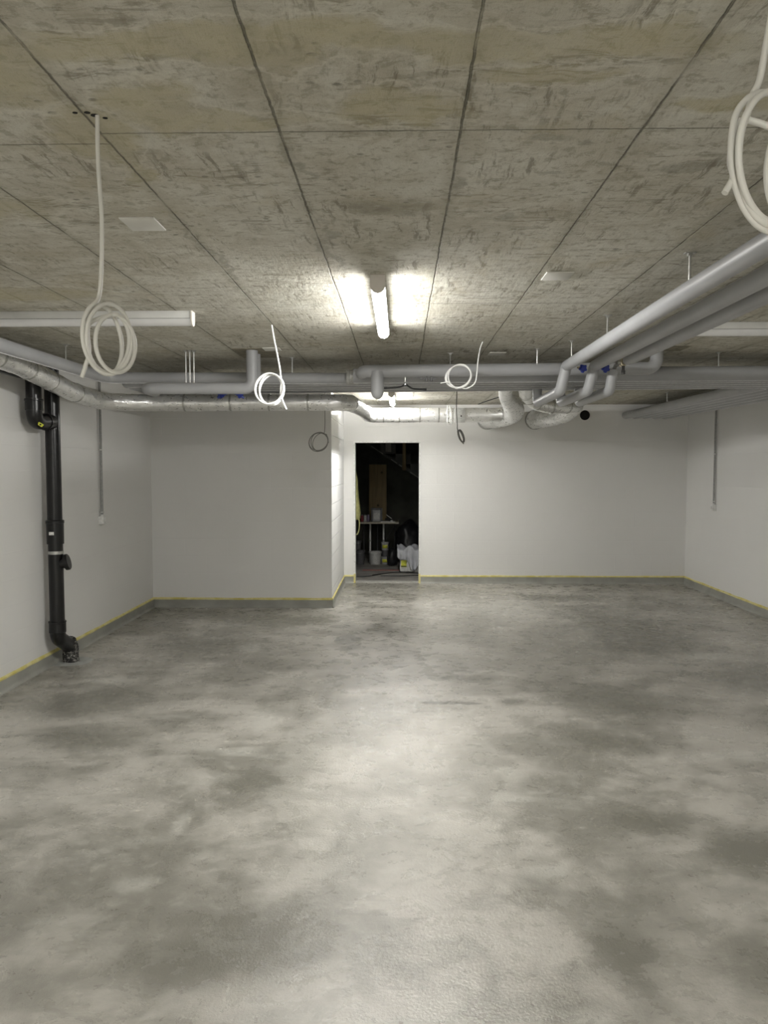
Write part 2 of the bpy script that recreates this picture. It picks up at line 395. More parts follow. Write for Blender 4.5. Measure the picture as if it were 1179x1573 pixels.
# ---------------------------------------------------------------- the room
T = .2
FY1 = 14.6
struct(box('floor', (XL-T, XR+T, YR-T, YB+.075, -.2, 0), MAT['floor']))
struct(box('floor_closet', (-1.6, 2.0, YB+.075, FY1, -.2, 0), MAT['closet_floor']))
struct(box('ceiling', (XL-T, XR+T, YR-T, YB+.15, H, H+.25), MAT['ceiling']))
struct(box('wall_left', (XL-T, XL, YR-T, YA+T, 0, H), MAT['wx']))
struct(box('wall_right', (XR, XR+T, YR-T, YB+.15, 0, H), MAT['wx']))
struct(box('wall_rear', (XL-T, XR+T, YR-T, YR, 0, H), MAT['wy']))
struct(box('wall_alcove', (XL, XA-.012, YA, YA+T, 0, H), MAT['wy']))
struct(box('wall_alcove_side', (XA-T, XA, YA+.002, YB+.15, 0, H), MAT['wblock']))
bm = bmesh.new()
bx(bm, XA, DX0-.012, YB, YB+.15, 0, H); bx(bm, DX1+.012, XR, YB, YB+.15, 0, H); bx(bm, DX0-.012, DX1+.012, YB, YB+.15, DZ+.012, H)
struct(fin(bm, 'wall_back', MAT['wy']))
# dark room beyond the door
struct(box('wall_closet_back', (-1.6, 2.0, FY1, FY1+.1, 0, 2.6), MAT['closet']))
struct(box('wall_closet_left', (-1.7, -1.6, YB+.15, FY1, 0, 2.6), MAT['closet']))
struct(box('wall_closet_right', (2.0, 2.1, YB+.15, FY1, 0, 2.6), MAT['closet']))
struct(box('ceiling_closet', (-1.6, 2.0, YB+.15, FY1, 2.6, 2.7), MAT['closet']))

# steel door frame: jambs, head, face trim
d = bmesh.new()
fwid = .022
bx(d, DX0-fwid, DX0, YB-.014, YB+.165, 0, DZ+fwid); bx(d, DX1, DX1+fwid, YB-.014, YB+.165, 0, DZ+fwid); bx(d, DX0, DX1, YB-.014, YB+.165, DZ, DZ+fwid)
struct(fin(d, 'door_1', MAT['white']))
struct(box('door_1_threshold', (DX0, DX1, YB+.02, YB+.15, 0, .012), MAT['edge']))

def upstand(name, a, b, nrm, label_tape):
    """grey coved upstand 0.1 m high along the wall from a to b, nrm points into the room; yellow tape along its top"""
    a, b, n = Vector((*a, 0)), Vector((*b, 0)), Vector((*nrm, 0)); L = (b-a).length; N = max(4, int(L/.05))
    prof = [(.0, 0), (.030, 0), (.022, .006), (.014, .018), (.011, .035), (.010, .098), (0, .104)]
    bm = bmesh.new(); R = []
    for i in range(N+1):
        p = a.lerp(b, i/N); q = noise.noise(p*6)*.003
        R.append([bm.verts.new(p+n*(d_+(q*1.5 if 0 < k < 4 else 0))+Vector((0, 0, z+(q if k > 4 else 0)))) for k, (d_, z) in enumerate(prof)])
    for A, B in zip(R, R[1:]):
        for k in range(len(prof)-1): bm.faces.new((A[k], A[k+1], B[k+1], B[k]))
    for r in (R[0], R[-1][::-1]): bm.faces.new(r)
    struct(fin(bm, name, MAT['base'], None, True, .6))
    bm = bmesh.new(); R = []
    for i in range(N+1):
        p = a.lerp(b, i/N); q = noise.noise(p*3.1+Vector((5, 1, 0)))*.006; q2 = noise.noise(p*9)*.003
        z0 = .091+q2; z1 = .115+q
        R.append([bm.verts.new(p+n*x+Vector((0, 0, z))) for x, z in ((.001, z1), (.0022, z1), (.0125, .104), (.0122, z0), (.001, z0))])
    for A, B in zip(R, R[1:]):
        for k in range(5): bm.faces.new((A[k], A[(k+1) % 5], B[(k+1) % 5], B[k]))
    bm.faces.new(R[0]); bm.faces.new(R[-1][::-1])
    tag(fin(bm, 'masking_tape', MAT['tape'], None, False), label_tape, 'masking tape', 'yellow masking tape above the grey upstands')
upstand('baseboard_left', (XL, YR), (XL, YA), (1, 0), 'yellow masking tape along left wall, passing behind the black soil pipe')
upstand('baseboard_alcove', (XL+.01, YA), (XA, YA), (0, -1), 'yellow masking tape along the shaded alcove wall left of the doorway')
upstand('baseboard_alcove_side', (XA, YA-.01), (XA, YB), (1, 0), 'yellow masking tape at foot of the bright white block return wall')
upstand('baseboard_back_left', (XA+.01, YB), (DX0-.024, YB), (0, -1), 'short yellow masking tape on back wall just left of the doorway')
upstand('baseboard_back', (DX1+.024, YB), (XR, YB), (0, -1), 'long yellow masking tape on back wall right of the doorway')
upstand('baseboard_right', (XR, YB-.01), (XR, YR), (-1, 0), 'yellow masking tape along the right wall under the conduit')
for x, s, lb in ((DX0-fwid, -1, 'yellow tape wrapped round the foot of the left door jamb'), (DX1, 1, 'yellow tape wrapped round the foot of the right door jamb')):
    bm = bmesh.new(); bx(bm, x-.003, x+fwid+.003, YB-.017, YB-.010, .004, .125); bx(bm, x-.004 if s > 0 else x+fwid-.02, x+.02 if s > 0 else x+fwid+.004, YB-.018, YB-.009, .10, .135)
    tag(fin(bm, 'masking_tape', MAT['tape']), lb, 'masking tape', 'yellow tape on door jambs')

# ---------------------------------------------------------------- linear lamps
def lamp(x0, x1, y0, y1, lit, label):
    """batten lamp on the ceiling; long axis is the longer side"""
    cx, cy = (x0+x1)/2, (y0+y1)/2; along_y = (y1-y0) > (x1-x0); L = (y1-y0) if along_y else (x1-x0)
    r = thing('linear_ceiling_lamp', label, 'ceiling lamp', 'linear ceiling lamps')
    def B(name, b, mat):     # b in lamp space (across, along, z)
        a0, a1, l0, l1, z0, z1 = b
        q = (cx+a0, cx+a1, cy+l0, cy+l1, z0, z1) if along_y else (cx+l0, cx+l1, cy+a0, cy+a1, z0, z1)
        return box(name, q, mat, r, .003)
    B('housing', (-.032, .032, -L/2+.006, L/2-.006, H-.042, H), MAT['body'])
    if not lit:
        B('housing_groove', (-.0335, .0335, -L/2+.01, L/2-.01, H-.046, H-.040), MAT['conduit'])
    bm = bmesh.new(); R = []; S = 16
    for l in (-L/2+.006, L/2-.006):
        ring = []
        for k in range(S+1):
            a = math.pi+math.pi*k/S; c, z = .033*math.cos(a), H-.044+.036*math.sin(a)
            ring.append(bm.verts.new((cx+c, cy+l, z) if along_y else (cx+l, cy+c, z)))
        R.append(ring)
    for k in range(S): bm.faces.new((R[0][k], R[0][k+1], R[1][k+1], R[1][k]))
    bm.faces.new((R[0][0], R[0][-1], R[1][-1], R[1][0])); bm.faces.new(R[0]); bm.faces.new(R[1][::-1])
    fin(bm, 'diffuser', MAT[lit] if lit else MAT['diff_off'], r, True, .6)
    for s in (-1, 1):
        bm = bmesh.new(); R = []
        for l in (s*L/2, s*(L/2-.009)):
            ring = []
            pr = [(.0345, H), (.0345, H-.044)]+[(.0355*math.cos(-math.pi*k/12), H-.044+.039*math.sin(-math.pi*k/12)) for k in range(1, 12)]+[(-.0345, H-.044), (-.0345, H)]
            for c, z in pr: ring.append(bm.verts.new((cx+c, cy+l, z) if along_y else (cx+l, cy+c, z)))
            R.append(ring)
        n = len(R[0])
        for k in range(n): bm.faces.new((R[0][k], R[0][(k+1) % n], R[1][(k+1) % n], R[1][k]))
        bm.faces.new(R[0]); bm.faces.new(R[1][::-1])
        fin(bm, 'end_cap', MAT['cap'], r, False)
    return r
lamp(-.139, -.071, 3.53, 4.76, 'lit', 'lit linear ceiling lamp nearest the camera, glowing white at centre of concrete ceiling')
lamp(-.139, -.071, 8.76, 9.99, 'lit_far', 'lit linear ceiling lamp in front of the doorway, seen beneath the grey pipes')
lamp(-.139, -.071, -2.2, -.97, 'lit_rear', 'lit linear ceiling lamp behind the viewpoint')
lamp(-2.39, -1.16, 4.30, 4.37, False, 'unlit linear ceiling lamp crossing the ceiling on the left')
lamp(1.62, 2.85, 4.70, 4.77, False, 'unlit linear ceiling lamp on the right, partly behind the three sloping grey pipes')

# ---------------------------------------------------------------- grey insulated pipes
def rod(parent, x, y, z0, z1=H, plate=True):
    bm = bmesh.new(); sweep(bm, [Vector((x, y, z0)), Vector((x, y, z1))], .005, 8)
    if plate:
        bx(bm, x-.022, x+.022, y-.012, y+.012, z1-.004, z1)
        bx(bm, x-.009, x+.009, y-.009, y+.009, z1-.014, z1-.004)
    return fin(bm, 'hanger_rod', MAT['steel'], parent, True, .5)
def gpipe(label, pts, r, rf=.12, hang=(), group=None, rims=()):
    t = thing('insulated_pipe', label, 'pipe', group)
    P = fillet(pts, rf, 8)
    tube('pipe_jacket', P, r, MAT['jacket'], t, 28)
    if group == GB: tube('painted_lit_rim', [p-Vector((0, 0, r)) for p in P], .0042, MAT['seam'], t, 8)  # pale strip paints the lit lower rim onto each pipe of the bundle
    for h in hang: rod(t, *h)
    for (p, ax) in rims:
        lathe('collar', [(r+.001, -.004), (r+.004, -.004), (r+.004, .004), (r+.001, .004)], MAT['body'], p, ax, t, 28)
    rebase(t, P[0]); return t
GB = 'parallel grey insulated pipes crossing the room'
# five pipes crossing the room, bending to run down right side to the back wall
YS = (5.92, 6.10, 6.27, 6.45, 6.72)
ordr = ('front', 'second', 'third', 'fourth', 'rearmost')
XRs = (3.645, 3.51, 3.375, 3.24, 3.105)
ZC = 2.341
# front: thick on the right of the metal coupling, thinner on the left and turning along left wall
gpipe('thick front grey pipe of the crossing bundle, right of the metal coupling',
      [(-.36, YS[0], ZC-.012), (XRs[0], YS[0], ZC+.004), (XRs[0], YB, ZC+.01)], .055, .13, [(2.40, YS[0], ZC+.05), (3.645, 8.0, ZC+.05), (.377, YS[0], ZC+.05)], GB)
gpipe('thinner front grey pipe crossing the left half of the room and bending along left wall',
      [(-.37, 6.13, ZC-.008), (-2.36, 6.13, ZC+.005), (-2.36, YR, ZC+.03)], .043, .12, [(-.86, 6.13, ZC+.03), (-2.37, 5.45, ZC+.03), (-2.37, 2.5, ZC+.03)], GB)
XLs = (None, -2.28, -2.13, -1.98, -1.83)
for i in range(1, 5):
    y = (None, 6.33, 6.50, 6.68, 6.88)[i]; yr = (None, 6.07, 6.22, 6.38, 6.55)[i]
    gpipe('%s grey pipe of the crossing bundle, counted from the nearest, only its lower edge showing' % ordr[i],
          [(XLs[i], YA, ZC-.004), (XLs[i], y, ZC-.004), (XRs[i], yr, ZC), (XRs[i], YB, ZC+.008)], .048, .13,
          [((XRs[i]), 7.3+.45*i, ZC+.04)] if i in (2, 4) else [], GB)
for i in range(5):
    pass
# wall collars of right side bundle are parts of the pipes already meeting the wall; metal coupling on the joint
c = tag(lathe('pipe_coupling', [(.046, -.045), (.058, -.045), (.06, -.04), (.06, -.02), (.056, -.018), (.056, .018), (.06, .02), (.06, .04), (.058, .045), (.046, .045)],
              MAT['sheet'], (-.375, 6.03, ZC-.01), (1, 0, 0)), 'metal coupling joining thin and thick crossing pipes near the drop stub', 'pipe coupling')
# upper pipe A with drop stub and riser into ceiling
a = thing('insulated_pipe', 'upper grey pipe before the bundle, with rounded drop stub at left end', 'pipe')
tube('pipe_jacket', fillet([(-.29, 5.81, 2.335), (-.275, 5.72, 2.338), (1.87, 5.72, 2.355), (1.87, 5.72, H)], [0, .07, .075, 0], 8), .046, MAT['jacket'], a, 28)
lathe('drop_stub', [(.001, -.205), (.02, -.200), (.036, -.186), (.046, -.160), (.047, -.13), (.047, 0)], MAT['jacket'], (-.172, 5.70, 2.335), (0, 0, 1), a)
rod(a, 1.0, 5.72, 2.39)
rebase(a, (-.27, 5.72, 2.34))
# low pipe L on the left with risers
l = thing('insulated_pipe', 'low grey pipe on left, rounded end, rising into ceiling beside the white cable coil', 'pipe')
tube('pipe_jacket', fillet([(-1.91, 6.0, 2.222), (-1.91, 5.75, 2.220), (-1.105, 5.75, 2.218), (-1.105, 5.75, H)], [0, .07, .06, 0], 8), .043, MAT['jacket'], l, 28)
rod(l, -1.60, 5.75, 2.25); rod(l, -1.57, 5.75, 2.25); rod(l, -1.54, 5.75, 2.25)
rebase(l, (-1.105, 5.75, 2.218))
tag(tube('insulated_pipe', [(-1.118, 5.94, 2.30), (-1.118, 5.94, H)], .043, MAT['jacket']), 'short grey riser pipe directly behind the left ceiling riser', 'pipe')
# dark ceiling penetrations round the risers
def patch(x0, x1, y0, y1, label):
    bm = bmesh.new(); bx(bm, x0, x1, y0, y1, H-.004, H)
    return tag(fin(bm, 'ceiling_opening', MAT['ceiling_dark']), label, 'ceiling opening', 'dark patches in the ceiling round risers')
patch(-1.24, -.94, 5.66, 6.12, 'dark rectangular ceiling opening around the left riser pipe')
patch(1.80, 2.08, 5.60, 5.84, 'dark rectangular ceiling opening around the right riser pipe')

# three sloping (in view) pipes running towards the camera on the right
GR = 'three grey pipes running towards the viewer on the right'
def rpipe(x, yd, label, yend, mat_r=.037, dx=-.03, start=YR, hang=()):
    P = [(x, start, 2.335), (x, yd, 2.335), (x+dx-.015, yd+.03, 2.165), (x+dx, yend, 2.165), (x+dx, yend, 2.278)]
    return gpipe(label, P, mat_r, [0, .03, .045, .05, 0], hang, GR)
rpipe(1.152, 5.42, 'leftmost and brightest of three grey pipes running overhead on the right', 6.45, .038, -.02, hang=[(1.152+.02, 3.2, 2.36), (1.152+.03, 4.48, 2.36), (1.152+.02, 5.36, 2.36)])
rpipe(1.345, 5.42, 'middle of the three grey pipes running overhead on the right', 6.45, .038, -.02)
# third: interrupted by a bare fitting
t3 = thing('insulated_pipe', 'rightmost of the three grey overhead pipes, interrupted by a bare metal valve', 'pipe', GR)
lathe('pipe_jacket', [(.001, 0), (.030, .003), (.036, .010), (.038, .02), (.038, 5.14-YR)], MAT['jacket'], (1.492, 5.14, 2.335), (0, -1, 0), t3)
tube('lower_jacket', fillet([(1.475, 5.42, 2.31), (1.46, 5.45, 2.165), (1.472, 6.45, 2.165), (1.472, 6.45, 2.278)], [0, .045, .05, 0], 8), .036, MAT['jacket'], t3, 28)
tube('bare_pipe', [(1.49, 5.12, 2.335), (1.488, 5.40, 2.335), (1.476, 5.43, 2.30)], .014, MAT['steel'], t3, 16)
rebase(t3, (1.492, 5.14, 2.335))

def valve(x, y, z, label, mat, ax=(1, 0, 0)):
    v = thing('shutoff_valve', label, 'valve', 'shut-off valves on the pipes')
    A = Vector(ax); base = Vector((x, y, z))
    lathe('valve_stem', [(.009, -.05), (.009, .01)], MAT['brass'], base, ax, v, 12)
    bm = bmesh.new()
    q = Vector((0, 0, 1)).rotation_difference(A); R = []
    for (zz, rr) in ((0, .6), (.003, 1), (.020, 1), (.024, .8)):
        R.append([bm.verts.new(base+q @ Vector((math.cos(2*math.pi*k/40)*rr*.026*(1+.16*math.cos(5*2*math.pi*k/40)), math.sin(2*math.pi*k/40)*rr*.026*(1+.16*math.cos(5*2*math.pi*k/40)), zz))) for k in range(40)])
    for a_, b_ in zip(R, R[1:]):
        for k in range(40): bm.faces.new((a_[k], a_[(k+1) % 40], b_[(k+1) % 40], b_[k]))
    bm.faces.new(R[0][::-1]); bm.faces.new(R[-1]); fin(bm, 'handwheel', mat, v, True, .6)
    rebase(v, base); return v
valve(1.245, 5.36, 2.310, 'blue handwheel valve between the left and middle overhead pipes', MAT['blue'], (.35, -.9, -.2))
valve(1.405, 5.38, 2.312, 'blue handwheel valve between the middle and right overhead pipes', MAT['blue'], (.35, -.9, -.2))
for (x, z, ax, lb) in ((-1.485, 2.235, (-.5, -.7, -.45), 'left one of two blue valves hanging under the low grey pipe'), (-1.335, 2.235, (.5, -.7, -.45), 'right one of two blue valves hanging under the low grey pipe')):
    v = valve(x, 6.40, z, lb, MAT['blue'], ax)
    bm = bmesh.new(); bx(bm, -.045, .045, -.012, .012, -.02, .0, .004)
    o = fin(bm, 'lever', MAT['blue'], v, True, .6); o.rotation_euler = (0, .45*(1 if x > -1.4 else -1), .2)
# bare fitting on third pipe
b = thing('pipe_fitting', 'bare nickel and brass pipe fitting at the open end of the right overhead pipe', 'pipe fitting')
lathe('fitting_body', [(.001, -.045), (.017, -.045), (.019, -.03), (.026, -.028), (.026, -.012), (.018, -.010), (.018, .012), (.026, .014), (.026, .030), (.016, .032), (.014, .05)], MAT['brass'], (1.488, 5.24, 2.33), (0, 1, 0), b, 6, .3)
lathe('drain_cap', [(.001, -.075), (.013, -.075), (.014, -.05), (.010, -.048), (.010, 0)], MAT['darksteel'], (1.495, 5.25, 2.33), (0, 0, 1), b, 12)
lathe('side_port', [(.001, .045), (.014, .045), (.014, .02), (.01, .018), (.01, 0)], MAT['steel'], (1.485, 5.23, 2.33), (-1, -.3, 0), b, 12)
rebase(b, (1.488, 5.24, 2.33))
# small fittings hanging at front of upper pipe
f = thing('cable_splitter', 'black forked cable clip hanging in front of the grey pipes at centre', 'cable clip')
lathe('stem', [(.007, 0), (.007, .055)], MAT['steel'], (.033, 5.66, 2.235), (0, 0, 1), f, 12)
lathe('hub', [(.001, -.012), (.012, -.012), (.012, .010), (.001, .010)], MAT['rubber'], (.033, 5.655, 2.235), (0, -1, 0), f, 16)
lathe('pin', [(.001, .014), (.005, .014), (.005, .0)], MAT['steel'], (.033, 5.655, 2.235), (0, -1, 0), f, 12)
for s, e in ((-1, 2.208), (1, 2.198)):
    tube('arm', catmull([(.033, 5.655, 2.24), (.033+s*.022, 5.655, 2.222), (.033+s*.06, 5.655, e+.005), (.033+s*.14, 5.655, e)], 6), .0065, MAT['rubber'], f, 8)
    lathe('arm_tip', [(.001, -.012), (.008, -.012), (.008, .012), (.001, .012)], MAT['rubber'], (.033+s*.143, 5.655, e), (1, 0, -.05*s), f, 12)
rebase(f, (.033, 5.66, 2.235))
for x, lb in ((.205, 'black bolt pair on the pipe rail right of the forked cable clip'),):
    k = thing('bolt_pair', lb, 'bolts')
    box('bracket', (x-.06, x+.06, 5.715, 5.725, 2.278, 2.290), MAT['darksteel'], k)
    for q in (-.015, .02): lathe('bolt', [(.001, -.02), (.009, -.02), (.009, 0), (.005, .002), (.005, .02)], MAT['darksteel'], (x+q, 5.71, 2.283), (0, 0, 1), k, 6, .3)
    rebase(k, (x, 5.71, 2.28))

# ---------------------------------------------------------------- foil ducts
def duct(label, pts, r, rf=.16, step=.02, group='foil-wrapped ventilation ducts', bands=(), crease=.035, flex=None, smooth_pts=False):
    """r number or list of (s, r)"""
    t = thing('foil_duct', label, 'air duct', group)
    P = catmull(pts, 10) if smooth_pts else fillet(pts, rf, 10)
    P = resample([Vector(p) for p in P], step)
    S = [0]
    for a_, b_ in zip(P, P[1:]): S.append(S[-1]+(b_-a_).length)
    if callable(r): rad = r
    elif isinstance(r, (int, float)): rad = lambda s: r
    else:
        def rad(s, L=r, tot=S[-1]):
            u = s/tot
            for (a0, r0), (a1, r1) in zip(L, L[1:]):
                if u <= a1+1e-9: k = (u-a0)/(a1-a0); k = k*k*(3-2*k); return r0+(r1-r0)*k
            return L[-1][1]
    def rf_(s, th, i):
        p = P[i]
        n = noise.noise(Vector((s*14, math.cos(th)*2.2, math.sin(th)*2.2)))+.6*noise.noise(Vector((s*38, math.cos(th)*4, math.sin(th)*4)))
        v = 1+crease*n
        for bpos in bands:
            dd = abs(s-bpos)
            if dd < .03: v *= 1-.035*(1-dd/.03)
        if flex and flex[0] <= s <= flex[1]: v *= 1+.022*math.sin(s*2*math.pi/.032)
        return v
    tube('duct_sleeve', P, rad, MAT['foil'], t, 36, True, rf_, 1.2)
    for bpos in bands:
        i = min(range(len(P)-1), key=lambda k: abs(S[k]-bpos)); d_ = (P[i+1]-P[i]).normalized()
        rr = rad(bpos)*.985
        lathe('tape_band', [(rr, -.008), (rr+.004, -.008), (rr+.005, 0), (rr+.004, .008), (rr, .008)], MAT['steel'], P[i], d_, t, 32)
    rebase(t, P[0]); return t
# duct 1: along left wall, then across, then back, then across in front of doorway wall
d1 = duct('long foil duct along left wall, then across the alcove and past the doorway',
          [(-2.60, YR+.01, 2.40), (-2.60, 2.0, 2.39), (-2.59, 4.2, 2.375), (-2.58, 5.2, 2.325), (-2.585, 6.0, 2.228), (-2.57, 6.62, 2.195), (-2.20, 6.80, 2.20), (-1.4, 6.82, 2.203),
           (-.455, 6.82, 2.202), (-.43, 7.8, 2.235), (-.395, 9.86, 2.295), (1.12, 9.86, 2.295), (1.26, 9.92, 2.30)], lambda q: .073+.018*min(1, max(0, (q-14.0)/1.0)),
          [0, 0, .3, .4, .4, .2, .15, 0, .14, .3, .16, .08, 0], .02,
          bands=[7.0, 7.35, 7.72, 8.1, 8.5, 8.9, 9.25, 9.7, 10.9, 11.3, 11.65, 12.0, 12.4, 15.3, 15.45, 15.65, 15.9, 16.15, 16.35], crease=.05)
# white plate box on the cross run and a hanging fine cable loop are separate
bx_ = tag(box('inspection_plate', (.67, .81, 9.745, 9.757, 2.195, 2.375), MAT['sheet'], None, .003), 'square grey sheet metal plate with a black dot fixed on the foil duct', 'duct plate')
lathe('knob', [(.001, -.004), (.009, -.004), (.009, .006)], MAT['hole'], (.76, 9.744, 2.275), (0, 1, 0), bx_, 16)
dB = duct('wide foil flexible duct above right of doorway, nearer the door, bending down to back wall',
          [(1.0, 7.25, 2.425), (1.08, 8.0, 2.425), (1.19, 8.75, 2.405), (1.34, 9.3, 2.365), (1.42, 9.8, 2.315), (1.30, 10.4, 2.285), (1.20, YB, 2.29)],
          [(0, .066), (.4, .072), (.62, .115), (.85, .125), (1, .12)], step=.012, crease=.05, flex=(1.2, 3.5), smooth_pts=True)
dC = duct('wide foil flexible duct nearer the black wall hole, looping back to the wall',
          [(1.19, 7.30, 2.425), (1.30, 8.10, 2.42), (1.38, 8.45, 2.40), (1.50, 8.66, 2.35), (1.68, 8.76, 2.315), (1.88, 8.84, 2.325), (2.03, 9.08, 2.35), (2.11, 9.5, 2.36), (2.06, 9.95, 2.31), (1.94, 10.4, 2.292), (1.86, YB, 2.29)],
          [(0, .066), (.25, .070), (.5, .082), (.62, .09), (.75, .12), (1, .125)], step=.012, bands=[1.0, 1.25, 1.45, 1.65, 1.85], crease=.05, flex=(2.0, 4.5), smooth_pts=True)
for x, lb in ((1.20, 'thin metal wall collar where the left wide foil duct meets back wall'), (1.86, 'thin metal wall collar where the right wide foil duct meets back wall')):
    tag(lathe('wall_collar', [(.118, 0), (.138, 0), (.138, .006), (.118, .006)], MAT['sheet'], (x, YB-.006, 2.29), (0, 1, 0), None, 40), lb, 'wall collar', 'collars at the back wall')
tag(lathe('vent_opening', [(.001, -.001), (.060, -.001), (.060, -.006), (.068, -.006), (.068, 0), (.001, 0)], MAT['hole'], (2.55, YB, 2.352), (0, 1, 0), None, 40),
    'round black open core hole high on back wall right of foil ducts', 'wall opening')

# ---------------------------------------------------------------- black soil pipe on left wall
s = thing('soil_pipe', 'black plastic soil pipe standing on floor against the left wall', 'waste pipe')
PX, PY = -2.782, 6.12
tube('main_stack', [(PX, PY, .36), (PX, PY, 2.46)], .0575, MAT['black'], s, 36)
lathe('socket', [(.058, -.175), (.066, -.175), (.067, -.01), (.071, -.008), (.071, .012), (.066, .016), (.058, .018)], MAT['black'], (PX, PY, 1.19), (0, 0, 1), s, 36)
lathe('pipe_clamp', [(.0585, -.012), (.0615, -.012), (.0615, .012), (.0585, .012)], MAT['steel'], (PX, PY, .945), (0, 0, 1), s, 36)
lathe('socket', [(.058, -.085), (.066, -.080), (.066, -.004), (.069, 0), (.069, .010), (.058, .012)], MAT['black'], (PX, PY, .375), (0, 0, 1), s, 36)
tube('offset_bend', fillet([(PX, PY, .37), (PX, PY, .25), (PX+.01, PY+.21, .13), (PX+.01, PY+.215, 0)], [0, .08, .08, 0], 8), .060, MAT['black'], s, 36)
tube('dirty_foot', resample([Vector((PX+.01, PY+.213, 0)), Vector((PX+.01, PY+.212, .12)), Vector((PX+.01, PY+.17, .175))], .01), .0645, MAT['foam'], s, 36, True, lambda s_, th, i: 1+.05*noise.noise(Vector((s_*30, math.cos(th)*4, math.sin(th)*4))))
# clean-out branch
co = lathe('cleanout_branch', [(.045, 0), (.045, .075), (.050, .078), (.050, .085)], MAT['black'], (PX, PY, .845), (.93, .15, .22), s)
lathe('cleanout_cap', [(.052, .07), (.064, .072), (.066, .082), (.066, .098), (.060, .104), (.001, .104)], MAT['black'], (PX, PY, .845), (.93, .15, .22), co)
box('tag', (PX-.02, PX+.02, PY-.0685, PY-.066, 1.09, 1.115), MAT['label_w'], s)
rebase(s, (PX, PY, 0))
h = thing('soil_pipe', 'black drain pipe with yellow sticker, turning down from the foil duct into soil pipe', 'waste pipe')
HX, HY = -2.775, 5.80
tube('horizontal_run', fillet([(HX, YR, 2.40), (HX, HY, 2.335), (HX, HY, 2.05)], .08, 8), .056, MAT['black'], h, 32)
lathe('socket', [(.057, 0), (.064, 0), (.064, .07), (.068, .074), (.068, .088), (.057, .09)], MAT['black'], (HX, HY, 2.06), (0, 0, 1), h, 32)
tube('elbow', fillet([(HX, HY, 2.13), (HX, HY, 1.975), (HX, HY+.27, 1.99)], .10, 10), .059, MAT['black'], h, 32)
lathe('branch_ring', [(.058, -.012), (.066, -.012), (.066, .012), (.058, .012)], MAT['black'], (HX, HY+.18, 1.985), (0, 1, .05), h, 32)
bm = bmesh.new(); bx(bm, -.021, .021, -.0015, .0015, -.014, .014); st = fin(bm, 'sticker', MAT['label_y'], h)
st.location = (HX+.045, HY+.002, 1.955); st.rotation_euler = (math.radians(50), math.radians(30), math.radians(45))
bm = bmesh.new(); bx(bm, -.006, .006, -.0018, .0018, -.007, .007); sm_ = fin(bm, 'sticker_mark', MAT['rubber'], st)
rebase(h, (HX, HY, 2.335))
# sealant skirt on floor round the foot
bm = bmesh.new(); R = []
for (rr, z) in ((.064, .004), (.09, .006), (.13, .003), (.16, 0)):
    R.append([bm.verts.new((PX+.02+math.cos(2*math.pi*k/40)*rr*(1+.14*noise.noise(Vector((k*.3, rr*9, 1)))), PY+.212+math.sin(2*math.pi*k/40)*rr*(1+.14*noise.noise(Vector((k*.3, rr*9, 4)))), z)) for k in range(40)])
for a_, b_ in zip(R, R[1:]):
    for k in range(40): bm.faces.new((a_[k], a_[(k+1) % 40], b_[(k+1) % 40], b_[k]))
bmesh.ops.bisect_plane(bm, geom=bm.verts[:]+bm.edges[:]+bm.faces[:], plane_co=(XL+.031, 0, 0), plane_no=(1, 0, 0), clear_inner=True)
tag(fin(bm, 'sealant_skirt', MAT['sealant'], None, True), 'irregular grey sealant patch on floor around the soil pipe foot', 'sealant')

# ---------------------------------------------------------------- conduits with boxes
def conduit(x, y, ztop, zb, side, label):
    t = thing('wall_conduit', label, 'electrical conduit', 'grey conduits with white boxes on the side walls')
    tube('conduit_tube', [(x, y, zb+.07), (x, y, ztop)], .0115, MAT['conduit'], t, 16)
    bm = bmesh.new(); bx(bm, x-.026, x+.026, y-.034, y+.034, zb, zb+.078, .005); fin(bm, 'switch_box', MAT['box'], t, True, .6)
    lathe('gland', [(.013, 0), (.017, 0), (.017, .014), (.013, .016)], MAT['box'], (x, y, zb+.078), (0, 0, 1), t, 16)
    for z in (zb+.11, (ztop+zb)/2): box('clip', (x-.015*side if side > 0 else x-.016, x+.016 if side > 0 else x+.015, y-.016, y+.016, z, z+.012), MAT['body'], t)
    if side < 0:
        box('plug_socket', (x-.030, x-.024, y-.018, y+.018, zb+.02, zb+.056), MAT['body'], t)
    rebase(t, (x, y, zb)); return t
conduit(XL+.022, 7.31, H, 1.085, 1, 'grey conduit running down the left wall to a white switch box')
conduit(XR-.022, 9.78, H, 1.085, -1, 'grey conduit running down the right wall to a white switch box')

# ---------------------------------------------------------------- ceiling plates
for (x, y, lb) in ((-.92, 2.78, 'white square ceiling cover plate on left, nearest the camera'), (.71, 3.56, 'white square ceiling cover plate right of the lit lamp'),
                   (-.945, 5.69, 'white square ceiling cover plate beside the left riser pipe'), (.735, 5.95, 'white square ceiling cover plate above grey pipes right of centre')):
    p = tag(box('cover_plate', (x-.062, x+.062, y-.072, y+.072, H-.006, H), MAT['plate'], None, .002), lb, 'cover plate', 'white square cover plates on the ceiling')
# core drill marks near first cable
bm = bmesh.new()
for (x, y, r_) in ((-.77, 1.925, .006), (-.757, 1.94, .008), (-.737, 1.955, .005), (-.80, 1.925, .005)):
    vs = [bm.verts.new((x+r_*math.cos(k*math.pi/6)*1.3, y+r_*math.sin(k*math.pi/6), H-.0012)) for k in range(12)]
    vt = [bm.verts.new((v.co.x, v.co.y, H)) for v in vs]
    bm.faces.new(vs); bm.faces.new(vt[::-1])
    for k in range(12): bm.faces.new((vs[k], vt[k], vt[(k+1) % 12], vs[(k+1) % 12]))
tag(fin(bm, 'drill_holes', MAT['hole']), 'little cluster of dark drill holes in ceiling where the left cable comes out', 'drill holes')

